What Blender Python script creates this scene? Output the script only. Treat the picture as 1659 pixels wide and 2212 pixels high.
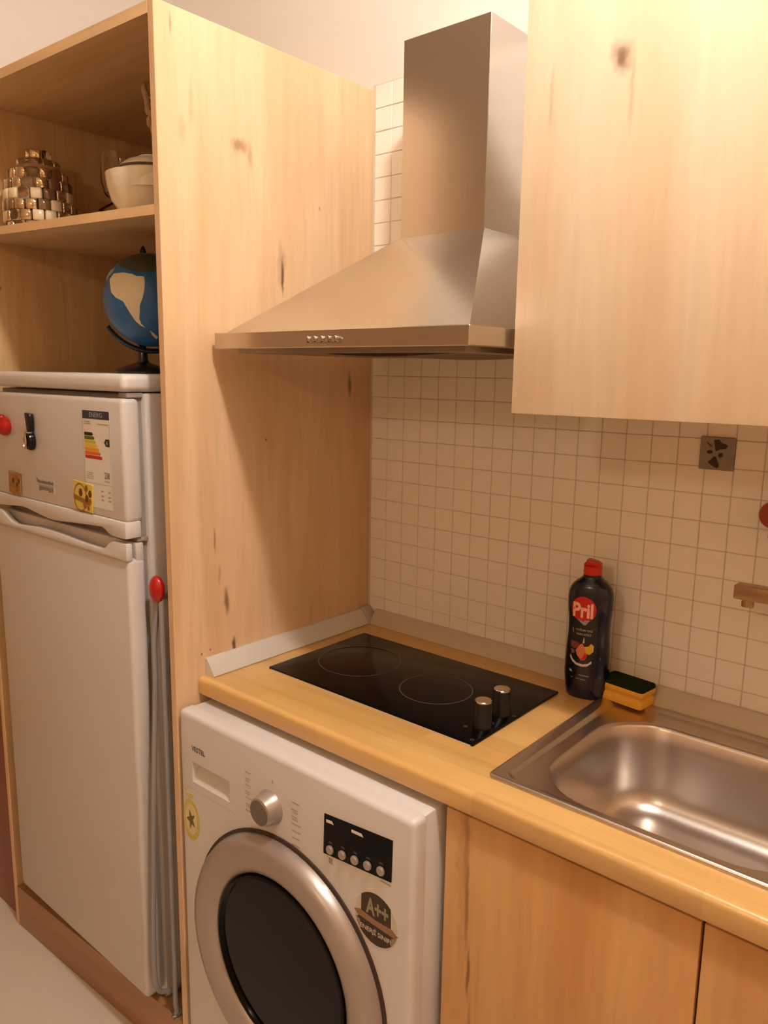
import bpy, bmesh, math, random
from mathutils import Vector, Matrix
random.seed(7)
PI = math.pi
scene = bpy.context.scene
for o in list(bpy.data.objects):
    bpy.data.objects.remove(o, do_unlink=True)
COL = scene.collection

# ------------------------------------------------------------------ camera
cam_d = bpy.data.cameras.new('camera')
cam = bpy.data.objects.new('camera', cam_d)
COL.objects.link(cam)
cam_d.sensor_fit = 'HORIZONTAL'
cam_d.sensor_width = 36.0
cam_d.lens = 36.0 * 1681.87 / 1659.0
cam_d.clip_start = 0.02
RGT, FWD, UPV = (0.7585, 0.6515, 0.0148), (-0.6394, 0.7485, -0.1755), (-0.1254, 0.1237, 0.9844)
cm = Matrix(((RGT[0], UPV[0], -FWD[0], 1.2758),
             (RGT[1], UPV[1], -FWD[1], -1.4409),
             (RGT[2], UPV[2], -FWD[2], 1.5364),
             (0, 0, 0, 1)))
cam.matrix_world = cm
scene.camera = cam

# ------------------------------------------------------------------ world, exposure
world = bpy.data.worlds.new('world')
scene.world = world
world.use_nodes = True
wb = world.node_tree.nodes['Background']
wb.inputs[0].default_value = (1.0, 0.80, 0.60, 1)
wb.inputs[1].default_value = 0.0
vs = scene.view_settings
vs.view_transform = 'Standard'
vs.look = 'None'
vs.gamma = 1.0
vs.use_curve_mapping = False
vs.exposure = 1.1
LAMP_POS = (1.05, -0.88, 2.88)
LAMP_COL = (1.0, 0.95, 0.88)
LAMP_STRENGTH = 240.0
FILL_STRENGTH = 48.0  # unseen bulb added as warm fill for the fronts and backsplash
FILL_COL = (1.0, .80, .55)

# ------------------------------------------------------------------ materials
MATS = {}
def srgb(r, g, b):
    f = lambda c: ((c / 255) / 12.92) if c / 255 <= .04045 else (((c / 255) + .055) / 1.055) ** 2.4
    return (f(r), f(g), f(b), 1)

def base_mat(name):
    m = bpy.data.materials.new(name)
    m.use_nodes = True
    nt = m.node_tree
    return m, nt, nt.nodes['Principled BSDF']

def plain(name, rgb, rough=.5, metal=0.0, coat=0.0, noise=.04, nscale=30, spec=.5, bump=0.0, bscale=200, trans=0.0, ior=1.45):
    """one colour with a little procedural mottling"""
    if name in MATS: return MATS[name]
    m, nt, b = base_mat(name)
    c = srgb(*rgb)
    tc = nt.nodes.new('ShaderNodeTexCoord')
    n = nt.nodes.new('ShaderNodeTexNoise'); n.inputs['Scale'].default_value = nscale; n.inputs['Detail'].default_value = 3
    nt.links.new(tc.outputs['Object'], n.inputs['Vector'])
    mr = nt.nodes.new('ShaderNodeMapRange')
    mr.inputs['To Min'].default_value = 1 - noise; mr.inputs['To Max'].default_value = 1 + noise
    nt.links.new(n.outputs['Fac'], mr.inputs['Value'])
    mx = nt.nodes.new('ShaderNodeVectorMath'); mx.operation = 'SCALE'
    mx.inputs[0].default_value = c[:3]
    nt.links.new(mr.outputs[0], mx.inputs['Scale'])
    nt.links.new(mx.outputs[0], b.inputs['Base Color'])
    b.inputs['Roughness'].default_value = rough
    b.inputs['Metallic'].default_value = metal
    b.inputs['Coat Weight'].default_value = coat
    b.inputs['Specular IOR Level'].default_value = spec
    b.inputs['Transmission Weight'].default_value = trans
    b.inputs['IOR'].default_value = ior
    if bump:
        n2 = nt.nodes.new('ShaderNodeTexNoise'); n2.inputs['Scale'].default_value = bscale
        nt.links.new(tc.outputs['Object'], n2.inputs['Vector'])
        bp = nt.nodes.new('ShaderNodeBump'); bp.inputs['Strength'].default_value = bump; bp.inputs['Distance'].default_value = .002
        nt.links.new(n2.outputs['Fac'], bp.inputs['Height'])
        nt.links.new(bp.outputs[0], b.inputs['Normal'])
    MATS[name] = m
    return m

def wood(name, light, mid, dark, grain='z', seed=0.0, knots=(), rough=.42, streak=.5, coat=.12, staves=False):
    """pine board: streaks along the grain axis, dark knots at given object-space spots"""
    m, nt, b = base_mat(name)
    N, L = nt.nodes.new, nt.links.new
    tc = N('ShaderNodeTexCoord')
    mp = N('ShaderNodeMapping')
    sc = {'x': (.10, 1, 1), 'y': (1, .10, 1), 'z': (1, 1, .10)}[grain]
    mp.inputs['Scale'].default_value = sc
    mp.inputs['Location'].default_value = (seed * 1.7, seed * 2.3, seed * .9)
    L(tc.outputs['Object'], mp.inputs['Vector'])
    n1 = N('ShaderNodeTexNoise'); n1.inputs['Scale'].default_value = 9; n1.inputs['Detail'].default_value = 2.5; n1.inputs['Distortion'].default_value = .5
    L(mp.outputs[0], n1.inputs['Vector'])
    n2 = N('ShaderNodeTexNoise'); n2.inputs['Scale'].default_value = 60; n2.inputs['Detail'].default_value = 5; n2.inputs['Distortion'].default_value = .3
    L(mp.outputs[0], n2.inputs['Vector'])
    r1 = N('ShaderNodeValToRGB')
    r1.color_ramp.elements[0].position = .34; r1.color_ramp.elements[0].color = srgb(*mid)
    r1.color_ramp.elements[1].position = .62; r1.color_ramp.elements[1].color = srgb(*light)
    L(n1.outputs['Fac'], r1.inputs['Fac'])
    mr = N('ShaderNodeMapRange'); mr.inputs['From Min'].default_value = .35; mr.inputs['From Max'].default_value = .75
    mr.inputs['To Min'].default_value = 1.0; mr.inputs['To Max'].default_value = 1 - .22 * streak
    L(n2.outputs['Fac'], mr.inputs['Value'])
    vm = N('ShaderNodeVectorMath'); vm.operation = 'SCALE'
    L(r1.outputs['Color'], vm.inputs[0]); L(mr.outputs[0], vm.inputs['Scale'])
    cur = vm.outputs[0]
    if staves:   # glued staves of slightly different tone, in the top plane
        br = N('ShaderNodeTexBrick')
        br.inputs['Color1'].default_value = (1.06, 1.04, 1.0, 1); br.inputs['Color2'].default_value = (.88, .85, .80, 1)
        br.inputs['Mortar'].default_value = (.86, .83, .78, 1)
        br.inputs['Scale'].default_value = 1; br.inputs['Mortar Size'].default_value = .0005
        br.inputs['Brick Width'].default_value = .34; br.inputs['Row Height'].default_value = .043
        L(tc.outputs['Object'], br.inputs['Vector'])
        mm = N('ShaderNodeVectorMath'); mm.operation = 'MULTIPLY'
        L(cur, mm.inputs[0]); L(br.outputs['Color'], mm.inputs[1]); cur = mm.outputs[0]
    for (kp, kr, kd) in knots:       # position, radii, darkness
        sub = N('ShaderNodeVectorMath'); sub.operation = 'SUBTRACT'; sub.inputs[1].default_value = kp
        # wobble the coordinates a little so the mark is irregular
        nw = N('ShaderNodeTexNoise'); nw.inputs['Scale'].default_value = 45; nw.inputs['Detail'].default_value = 2
        L(tc.outputs['Object'], nw.inputs['Vector'])
        wob = N('ShaderNodeVectorMath'); wob.operation = 'MULTIPLY_ADD'
        w = min(kr) * 1.6
        wob.inputs[1].default_value = (w, w, w)
        L(nw.outputs['Color'], wob.inputs[0]); L(tc.outputs['Object'], wob.inputs[2])
        L(wob.outputs[0], sub.inputs[0])
        off = N('ShaderNodeVectorMath'); off.operation = 'SUBTRACT'; off.inputs[1].default_value = (w * .5, w * .5, w * .5)
        L(sub.outputs[0], off.inputs[0])
        dv = N('ShaderNodeVectorMath'); dv.operation = 'DIVIDE'; dv.inputs[1].default_value = kr
        L(off.outputs[0], dv.inputs[0])
        ln = N('ShaderNodeVectorMath'); ln.operation = 'LENGTH'; L(dv.outputs[0], ln.inputs[0])
        mk = N('ShaderNodeMapRange'); mk.interpolation_type = 'SMOOTHSTEP'
        mk.inputs['From Min'].default_value = .25; mk.inputs['From Max'].default_value = 1.25
        mk.inputs['To Min'].default_value = kd; mk.inputs['To Max'].default_value = 0
        L(ln.outputs['Value'], mk.inputs['Value'])
        mx = N('ShaderNodeMix'); mx.data_type = 'RGBA'; mx.inputs['B'].default_value = srgb(*dark)
        L(mk.outputs[0], mx.inputs['Factor']); L(cur, mx.inputs['A']); cur = mx.outputs['Result']
    L(cur, b.inputs['Base Color'])
    b.inputs['Roughness'].default_value = rough
    b.inputs['Coat Weight'].default_value = coat
    b.inputs['Coat Roughness'].default_value = .25
    bp = N('ShaderNodeBump'); bp.inputs['Strength'].default_value = .04; bp.inputs['Distance'].default_value = .002
    L(n2.outputs['Fac'], bp.inputs['Height']); L(bp.outputs[0], b.inputs['Normal'])
    MATS[name] = m
    return m

def steel(name, rgb, rough=.28, axis='x', aniso=.5):
    m, nt, b = base_mat(name)
    N, L = nt.nodes.new, nt.links.new
    tc = N('ShaderNodeTexCoord'); mp = N('ShaderNodeMapping')
    mp.inputs['Scale'].default_value = {'x': (2, 300, 300), 'z': (300, 300, 2)}[axis]
    L(tc.outputs['Object'], mp.inputs['Vector'])
    n = N('ShaderNodeTexNoise'); n.inputs['Scale'].default_value = 3; n.inputs['Detail'].default_value = 3
    L(mp.outputs[0], n.inputs['Vector'])
    mr = N('ShaderNodeMapRange'); mr.inputs['To Min'].default_value = rough - .012; mr.inputs['To Max'].default_value = rough + .022
    L(n.outputs['Fac'], mr.inputs['Value']); L(mr.outputs[0], b.inputs['Roughness'])
    b.inputs['Base Color'].default_value = srgb(*rgb)
    b.inputs['Metallic'].default_value = 1
    MATS[name] = m
    return m

def glass(name, rgb, rough=.02):
    m, nt, b = base_mat(name)
    b.inputs['Base Color'].default_value = srgb(*rgb)
    b.inputs['Transmission Weight'].default_value = 1
    b.inputs['Roughness'].default_value = rough
    b.inputs['IOR'].default_value = 1.47
    MATS[name] = m
    return m

def emit(name, rgb, s):
    m, nt, b = base_mat(name)
    b.inputs['Base Color'].default_value = (0.9, .85, .8, 1)
    b.inputs['Emission Color'].default_value = (*rgb, 1)
    b.inputs['Emission Strength'].default_value = s
    MATS[name] = m
    return m

PL, PM, PD = (232, 199, 160), (218, 180, 138), (96, 56, 24)
white_wall = plain('wall_paint', (226, 218, 208), .9, noise=.02, nscale=4, bump=.05)
wall_room = plain('room_paint', (208, 172, 132), .9, noise=.02, nscale=4)
ceiling_m = plain('ceiling_paint', (232, 226, 218), .95, noise=.02, nscale=4)
floor_m = plain('floor_tile', (212, 200, 184), .35, noise=.05, nscale=5)
grout_m = plain('grout', (212, 198, 178), .9, noise=.06)
tile_m = plain('tile_glaze', (242, 234, 222), .32, noise=.03, nscale=9)
white_enamel = plain('white_enamel', (216, 211, 208), .28, coat=.3, noise=.01)
white_plastic = plain('white_plastic', (212, 206, 200), .4, noise=.015)
fridge_white = plain('fridge_white', (204, 197, 191), .30, coat=.2, noise=.012)
gasket = plain('gasket_grey', (150, 140, 132), .7)
dark_gap = plain('dark_gap', (38, 28, 22), .8)
black_plastic = plain('black_plastic', (14, 12, 12), .35)
black_glass = plain('black_glass', (8, 7, 6), .14, coat=.0, noise=.0, spec=.16)
ring_grey = plain('ring_print', (70, 66, 62), .3)
grey_print = plain('grey_print', (128, 118, 108), .6)
pale_print = plain('pale_print', (176, 162, 146), .6)
dark_print = plain('dark_print', (44, 38, 36), .5)
white_print = plain('white_print', (226, 214, 200), .5)
silver_paint = plain('silver_paint', (176, 164, 154), .34, metal=.55, noise=.02)
dial_grey = plain('dial_grey', (120, 112, 104), .35, metal=.4)
chrome = plain('chrome', (205, 200, 195), .14, metal=1, noise=0)
sink_steel = steel('sink_steel', (206, 196, 188), .30, 'x')
hood_steel = steel('hood_steel', (202, 196, 188), .22, 'x')
hood_steel_v = steel('chimney_steel', (202, 196, 190), .26, 'z')
door_glass = plain('door_glass', (8, 7, 7), .07, coat=.0, noise=0, spec=.2)
red_plastic = plain('red_plastic', (168, 18, 16), .3, coat=.3)
tube_grey = plain('tube_grey', (150, 146, 144), .42, metal=.2)
seal_m = plain('seal_profile', (206, 198, 190), .34, coat=.2, noise=.03)
seal_m2 = plain('seal_corner', (176, 164, 148), .4)

# ------------------------------------------------------------------ mesh helpers
class MB:
    """collects geometry in world coordinates, then links it as one mesh object"""
    def __init__(self): self.v = []; self.f = []; self.mi = []
    def add(self, vs_, fs, mi=0):
        o = len(self.v); self.v += [tuple(a) for a in vs_]
        self.f += [tuple(i + o for i in f) for f in fs]; self.mi += [mi] * len(fs)
        return self
    def from_bm(self, bm, mi=0):
        bm.verts.ensure_lookup_table(); bm.verts.index_update()
        self.add([v.co[:] for v in bm.verts], [[v.index for v in f.verts] for f in bm.faces], mi); bm.free()
        return self
    def box(self, x0, x1, y0, y1, z0, z1, bev=0.0, seg=2, mi=0):
        bm = bmesh.new()
        bmesh.ops.create_cube(bm, size=1)
        for v in bm.verts:
            v.co = ((x0 + x1) / 2 + v.co.x * (x1 - x0), (y0 + y1) / 2 + v.co.y * (y1 - y0), (z0 + z1) / 2 + v.co.z * (z1 - z0))
        if bev > 0:
            bmesh.ops.bevel(bm, geom=bm.edges[:], offset=bev, segments=seg, profile=.5, affect='EDGES')
        return self.from_bm(bm, mi)
    def prism(self, pts, y0, y1, axis='y', bev=0.0, seg=2, mi=0):
        """outline pts (a,b) extruded along axis from y0 to y1"""
        mk = {'y': lambda a, b, t: (a, t, b), 'x': lambda a, b, t: (t, a, b), 'z': lambda a, b, t: (a, b, t)}[axis]
        bm = bmesh.new()
        va = [bm.verts.new(mk(a, b, y0)) for a, b in pts]; vb = [bm.verts.new(mk(a, b, y1)) for a, b in pts]
        n = len(pts)
        bm.faces.new(va); bm.faces.new(vb[::-1])
        for i in range(n):
            bm.faces.new((va[i], vb[i], vb[(i + 1) % n], va[(i + 1) % n]))
        bmesh.ops.recalc_face_normals(bm, faces=bm.faces[:])
        if bev > 0:
            es = [e for e in bm.edges if e.calc_face_angle(0) > .5]
            bmesh.ops.bevel(bm, geom=es, offset=bev, segments=seg, profile=.5, affect='EDGES')
        return self.from_bm(bm, mi)
    def lathe(self, prof, c, axis='z', n=40, mi=0, sx=1.0, sy=1.0, closed=False):
        """prof = [(r,h)], revolved about axis through c; for axis 'y' h runs along +Y"""
        vs_, fs = [], []
        for r, h in prof:
            for i in range(n):
                a = 2 * PI * i / n
                u, w = r * math.cos(a) * sx, r * math.sin(a) * sy
                vs_.append({'z': (c[0] + u, c[1] + w, c[2] + h), 'y': (c[0] + u, c[1] + h, c[2] - w), 'x': (c[0] + h, c[1] + u, c[2] + w)}[axis])
        m = len(prof)
        for j in range(m if closed else m - 1):
            j2 = (j + 1) % m
            for i in range(n):
                k = (i + 1) % n
                fs.append((j * n + i, j * n + k, j2 * n + k, j2 * n + i))
        if not closed:
            fs.append(tuple(range(n))[::-1]); fs.append(tuple((m - 1) * n + i for i in range(n)))
        return self.add(vs_, fs, mi)
    def tube(self, pts, r, n=10, smooth=4, mi=0, cap=True):
        P = [Vector(q) for q in pts]
        if smooth and len(P) > 2:
            Q = []
            for i in range(len(P) - 1):
                p0, p1, p2, p3 = P[max(i - 1, 0)], P[i], P[i + 1], P[min(i + 2, len(P) - 1)]
                for k in range(smooth):
                    t = k / smooth
                    Q.append(.5 * ((2 * p1) + (-p0 + p2) * t + (2 * p0 - 5 * p1 + 4 * p2 - p3) * t * t + (-p0 + 3 * p1 - 3 * p2 + p3) * t ** 3))
            Q.append(P[-1]); P = Q
        vs_, fs = [], []
        up = Vector((.31, .57, .76))
        for i, q in enumerate(P):
            d = (P[min(i + 1, len(P) - 1)] - P[max(i - 1, 0)]).normalized()
            a = d.cross(up).normalized(); b = d.cross(a).normalized()
            rr = r[i] if isinstance(r, (list, tuple)) else r
            for k in range(n):
                t = 2 * PI * k / n
                vs_.append(q + a * rr * math.cos(t) + b * rr * math.sin(t))
        for i in range(len(P) - 1):
            for k in range(n):
                l = (k + 1) % n
                fs.append((i * n + k, i * n + l, (i + 1) * n + l, (i + 1) * n + k))
        if cap:
            fs.append(tuple(range(n))[::-1]); fs.append(tuple((len(P) - 1) * n + k for k in range(n)))
        return self.add(vs_, fs, mi)
    def sphere(self, c, r, nu=32, nv=18, sc=(1, 1, 1), mi=0):
        prof = [(max(r * math.sin(PI * j / nv), 1e-5), -r * math.cos(PI * j / nv)) for j in range(nv + 1)]
        o = len(self.v)
        self.lathe(prof, (0, 0, 0), 'z', nu, mi)
        self.v[o:] = [(c[0] + x * sc[0], c[1] + y * sc[1], c[2] + z * sc[2]) for x, y, z in self.v[o:]]
        return self
    def xf(self, fn):
        self.v = [tuple(fn(Vector(a))) for a in self.v]; return self
    def build(self, name, mats, parent=None, smooth=True, ang=35):
        root = parent
        while root is not None and root.parent is not None: root = root.parent
        o = Vector(root.location) if root is not None else Vector((0, 0, 0))
        me = bpy.data.meshes.new(name)
        me.from_pydata([tuple(Vector(a) - o) for a in self.v], [], self.f)
        bm = bmesh.new(); bm.from_mesh(me)
        bmesh.ops.remove_doubles(bm, verts=bm.verts[:], dist=1e-6)
        bmesh.ops.recalc_face_normals(bm, faces=bm.faces[:])
        bm.to_mesh(me); bm.free()
        if not isinstance(mats, (list, tuple)): mats = [mats]
        for m in mats: me.materials.append(m)
        if len(mats) > 1 and len(me.polygons) == len(self.mi):
            me.polygons.foreach_set('material_index', self.mi)
        if smooth:
            me.polygons.foreach_set('use_smooth', [True] * len(me.polygons))
            me.set_sharp_from_angle(angle=math.radians(ang))
        me.update()
        ob = bpy.data.objects.new(name, me); COL.objects.link(ob)
        if parent is not None:
            ob.parent = parent
        return ob

def thing(name, label, cat, loc, group=None):
    e = bpy.data.objects.new(name, None); COL.objects.link(e)
    e.empty_display_size = .05
    e.location = loc; e['label'] = label; e['category'] = cat
    if group: e['group'] = group
    return e
def tag(o, label, cat, group=None):
    o['label'] = label; o['category'] = cat
    if group: o['group'] = group
    return o
def struct(o, label=None):
    o['kind'] = 'structure'
    if label: o['label'] = label
    return o

def text_geo(body, size=1.0, ext=0.0, width=None, bold=0.0):
    """flat lettering as (verts, faces), centred on its own box; verts are (x, y, z)"""
    cu = bpy.data.curves.new('lettering', 'FONT')
    cu.body = body; cu.size = size; cu.extrude = ext; cu.resolution_u = 3; cu.offset = bold
    ob = bpy.data.objects.new('lettering', cu); COL.objects.link(ob)
    bpy.context.view_layer.update()
    dg = bpy.context.evaluated_depsgraph_get()
    me = bpy.data.meshes.new_from_object(ob.evaluated_get(dg))
    vs_ = [v.co.copy() for v in me.vertices]; fs = [tuple(q.vertices) for q in me.polygons]
    bpy.data.objects.remove(ob, do_unlink=True); bpy.data.curves.remove(cu); bpy.data.meshes.remove(me)
    x0 = min(v.x for v in vs_); x1 = max(v.x for v in vs_); y0 = min(v.y for v in vs_); y1 = max(v.y for v in vs_)
    k = (width / (x1 - x0)) if width else 1
    return [Vector(((v.x - (x0 + x1) / 2) * k, v.y - (y0 + y1) / 2, v.z)) for v in vs_], fs

def face_text(mb, body, cx, cz, y, w, h, mi=0, bold=.0):
    """lettering on a plane facing -Y, box w by h centred on (cx, cz)"""
    v, f = text_geo(body, bold=bold)
    x0 = min(a.x for a in v); x1 = max(a.x for a in v); y0 = min(a.y for a in v); y1 = max(a.y for a in v)
    mb.add([(cx + a.x * w / (x1 - x0), y, cz + a.y * h / (y1 - y0)) for a in v], f, mi)

def disc_pts(cx, cz, r, n=28, a0=0, a1=2 * PI, rz=None):
    rz = rz or r
    full = abs(a1 - a0 - 2 * PI) < 1e-6
    m = n if full else n + 1
    return [(cx + r * math.cos(a0 + (a1 - a0) * i / n), cz + rz * math.sin(a0 + (a1 - a0) * i / n)) for i in range(m)]

# ================================================================== the room
wall = MB().box(-1.9, 2.3, 0.0, .12, 0, 3.0).build('wall_back', white_wall, smooth=False); struct(wall)
struct(MB().box(-1.9, 2.3, -3.1, .12, -.1, 0).build('floor', floor_m, smooth=False))
struct(MB().box(-1.9, 2.3, -3.1, .12, 3.0, 3.1).build('ceiling', ceiling_m, smooth=False))
struct(MB().box(-2.0, -1.9, -3.1, .12, 0, 3.0).build('wall_left', wall_room, smooth=False))
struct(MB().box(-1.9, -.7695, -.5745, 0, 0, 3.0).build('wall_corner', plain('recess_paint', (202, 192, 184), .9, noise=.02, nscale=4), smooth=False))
struct(MB().box(2.3, 2.4, -3.1, .12, 0, 3.0).build('wall_right', wall_room, smooth=False))
struct(MB().box(-1.9, 2.3, -3.2, -3.1, 0, 3.0).build('wall_front', wall_room, smooth=False))

# grout bed and mosaic tiles on the back wall
g = MB().box(0.0005, 1.70, -.0058, 0, .88, 2.182).build('grout_bed', grout_m, wall, smooth=False)
TX, TZ, TP = .0074, 1.43, .05
tmb = MB().box(-.0243, .0243, -.0035, .002, -.0243, .0243, .0009, 1)
tile_src = None
field = MB()
n_ind = 0
for j in range(-10, 15):
    for i in range(0, 33):
        x, z = TX + TP * (i + .5), TZ + TP * (j + .5)
        seen = (j <= 2 and i <= 11) or (j <= 0 and i <= 19) or (i <= 2)
        if seen:
            if tile_src is None:
                tile_src = tmb.build('tile', tile_m, wall, ang=30); t = tile_src
            else:
                t = tile_src.copy(); COL.objects.link(t); t.parent = wall
            t.location = (x, -.004 + random.uniform(-.0003, .0003), z)
            t.rotation_euler = (random.uniform(-.006, .006), random.uniform(-.004, .004), random.uniform(-.006, .006))
            n_ind += 1
        else:
            field.box(x - .0243, x + .0243, -.0072, -.002, z - .0243, z + .0243)
fo = field.build('tile_field', tile_m, wall, smooth=False); fo['kind'] = 'stuff'

# ================================================================== pine niche unit round the fridge
PX = [((0, -.3987, 1.969), (.05, .022, .016), .55), ((0, -.372, 1.955), (.05, .007, .03), .35), ((0, -.289, 1.735), (.05, .0045, .04), .85),
      ((0, -.292, 1.755), (.05, .012, .05), .3), ((0, -.0798, 1.509), (.05, .007, .035), .7), ((0, -.4526, 1.06), (.05, .0075, .034), .75),
      ((0, -.4366, .958), (.05, .006, .022), .9), ((0, -.48, 1.195), (.05, .003, .03), .55), ((0, -.339, 1.392), (.05, .003, .004), .8),
      ((0, -.1796, 1.888), (.05, .003, .005), .5), ((0, -.53, 1.97), (.05, .012, .03), .22), ((0, -.52, .96), (.05, .003, .004), .8), ((0, -.497, .965), (.05, .003, .003), .7),
      ((0, -.55, 2.14), (.05, .003, .02), .5), ((0, -.47, 1.12), (.05, .004, .025), .35), ((0, -.51, 2.02), (.05, .006, .05), .22)]
wood_panel = wood('pine_panel', PL, PM, PD, 'z', 0.0, PX, streak=.5)
wood_niche = wood('pine_niche', (232, 196, 146), (216, 174, 122), PD, 'z', 3.1, [((-.745, -.55, 1.73), (.05, .006, .006), .8)], streak=.8)
wood_shelf = wood('pine_shelf', (232, 196, 148), (218, 176, 126), PD, 'x', 5.2, streak=.7)
wood_base = wood('pine_base', (178, 134, 90), (158, 114, 74), PD, 'x', 7.7)  # plinth pine darkened for the shade under the fridge

FL, FR = -.615, -.584          # front edge of the unit: left end, right end
NX0, NX1 = -.75, -.018
yf = lambda x: FR + (FL - FR) * (x - NX1) / (NX0 - NX1)
unit = thing('fridge_cabinet', 'tall open pine cabinet with one shelf built round the white fridge', 'cabinet', (0, 0, 0))
side = MB().box(-.018, 0, -.584, -.0005, 0, 2.172, .0012, 1).build('side_panel', wood_panel, unit)
side['label'] = 'wide pale pine side panel with knots beside the hood'
lp = MB().box(NX0 - .018, NX0, FL, -.0005, 0, 2.172, .0012, 1).build('side_panel', wood_niche, unit)
def slab(zl, zr, th, inset=0.0):
    a = NX0 + .0005; b = NX1 - .0005
    vs_ = [(a, yf(a) + inset, zl - th), (b, yf(b) + inset, zr - th), (b, -.002, zr - th), (a, -.002, zl - th),
           (a, yf(a) + inset, zl), (b, yf(b) + inset, zr), (b, -.002, zr), (a, -.002, zl)]
    return MB().add(vs_, [(0, 1, 2, 3), (4, 5, 6, 7), (0, 1, 5, 4), (1, 2, 6, 5), (2, 3, 7, 6), (3, 0, 4, 7)])
slab(2.170, 2.171, .020).build('top_panel', wood_shelf, unit, smooth=False)
SHL, SHR = 1.856, 1.8335
slab(SHL, SHR, .018).build('shelf', wood_shelf, unit, smooth=False)
zsh = lambda x: SHR + (SHL - SHR) * (x - NX1) / (NX0 - NX1)
slab(.12, .12, .1195).build('plinth', wood_base, unit, smooth=False)
# dark wooden panelling left of the niche
brown = wood('brown_panel', (150, 84, 44), (128, 66, 32), (60, 30, 14), 'z', 9.0)
tag(MB().box(-1.88, NX0 - .020, -.60, -.575, .0, 2.1, .002, 1).build('wooden_panel', brown), 'dark brown wooden panel at the left edge beyond the fridge cabinet', 'panel')

# ================================================================== refrigerator
fr = thing('refrigerator', 'white two-door fridge freezer standing in the pine cabinet', 'refrigerator', (-.37, -.32, .12))
RX0, RX1 = -.690, -.088
fridge_body = MB().box(RX0, RX1, -.575, -.06, .135, 1.4900, .006, 2).build('body', fridge_white, fr)
MB().box(RX0 - .001, RX1 + .001, -.622, -.06, 1.493, 1.5275, .012, 4).build('lid', white_plastic, fr)
MB().box(RX0 + .012, RX1 - .012, -.59, -.574, .16, 1.488).build('gasket', gasket, fr, smooth=False)
# freezer door
fd = MB().box(RX0, RX1, -.625, -.585, 1.236, 1.4805, .010, 3).build('freezer_door', fridge_white, fr)
fzb = [(-.690, 1.2060), (-.64, 1.2085), (-.53, 1.2165), (-.464, 1.2105), (-.39, 1.2040), (-.286, 1.2110), (-.20, 1.2165), (-.174, 1.2165), (-.147, 1.2055), (-.115, 1.2035), (-.088, 1.2045)]
def smooth_line(pts, k=6):
    P = [Vector(q) for q in pts]; out = []
    for i in range(len(P) - 1):
        p0, p1, p2, p3 = P[max(i - 1, 0)], P[i], P[i + 1], P[min(i + 2, len(P) - 1)]
        for s in range(k):
            t = s / k
            q = .5 * ((2 * p1) + (-p0 + p2) * t + (2 * p0 - 5 * p1 + 4 * p2 - p3) * t * t + (-p0 + 3 * p1 - 3 * p2 + p3) * t ** 3)
            out.append((q.x, q.y))
    out.append(tuple(P[-1])); return out
MB().prism(smooth_line(fzb) + [(RX1, 1.2385), (RX0, 1.2385)], -.6285, -.592, bev=.0035).build('handle_strip', white_plastic, fd)
# fridge door with its scooped grip
dd = MB().box(RX0, RX1, -.625, -.585, .162, 1.1615, .010, 3).build('fridge_door', fridge_white, fr)
fl_ = [(-.690, 1.1955), (-.665, 1.196), (-.645, 1.1955), (-.6305, 1.190), (-.604, 1.177), (-.5664, 1.170), (-.50, 1.1745), (-.443, 1.1785), (-.3551, 1.1772), (-.2908, 1.1735), (-.225, 1.1715), (-.1784, 1.173), (-.155, 1.187), (-.142, 1.193), (-.12, 1.1945), (-.088, 1.1945)]
MB().prism(smooth_line(fl_, 4) + [(RX1, 1.159), (RX0, 1.159)], -.6285, -.614, bev=.003).build('handle_strip', white_plastic, dd)
MB().box(RX0 + .002, RX1 - .002, -.606, -.588, 1.155, 1.1935, .003).build('grip', fridge_white, dd)
MB().box(RX1 - .030, RX1 - .004, -.60, -.575, 1.1955, 1.203).build('hinge', gasket, fr)
MB().box(RX1 - .034, RX1 - .006, -.61, -.575, 1.4825, 1.491).build('hinge', gasket, fr)
for x in (RX0 + .06, RX1 - .06):
    for y in (-.53, -.12):
        MB().lathe([(.018, 0), (.018, .008), (.012, .010), (.012, .02)], (x, y, .1195), 'z', 16).build('foot', black_plastic, fr)

# energy label (a sticker on the freezer door)
YF = -.6253
lab = thing('energy_label', 'white energy label with coloured bars on the freezer door', 'label', (-.183, YF, 1.256))
lx0, lx1, lz0, lz1 = -.236, -.134, 1.256, 1.4535
MB().box(lx0, lx1, YF - .0006, YF, lz0, lz1).build('paper', plain('label_paper', (226, 222, 216), .5), lab, smooth=False)
yk = YF - .0009
b_ = MB().box(lx0, lx1, yk, YF - .0004, 1.437, 1.4535); b_.build('header', plain('label_header', (52, 54, 66), .5), lab, smooth=False)
b_ = MB(); face_text(b_, 'ENERG', -.184, 1.4455, yk - .0003, .05, .0095); b_.build('lettering', plain('header_text', (176, 178, 190), .5), lab, smooth=False)
bars = [((30, 34, 26)), ((96, 104, 44)), ((196, 190, 52)), ((226, 196, 62)), ((226, 160, 40)), ((222, 104, 60)), ((184, 50, 26))]
for k, c in enumerate(bars):
    z1 = 1.4095 - k * .0078; w = .030 + .0055 * k
    x0 = lx0 + .004
    MB().prism([(x0, z1), (x0, z1 - .0068), (x0 + w, z1 - .0068), (x0 + w + .004, z1 - .0034), (x0 + w, z1)], yk, YF - .0004).build('rating_bar', plain('bar_%d' % k, c, .5), lab, smooth=False)
MB().prism([(-.1565, 1.3915), (-.150, 1.384), (-.1365, 1.384), (-.1365, 1.399), (-.150, 1.399)], yk, YF - .0004).build('rating_arrow', dark_print, lab, smooth=False)
b_ = MB(); face_text(b_, 'A', -.1455, 1.3915, yk - .0003, .006, .008); b_.build('lettering', white_print, lab, smooth=False)
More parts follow.
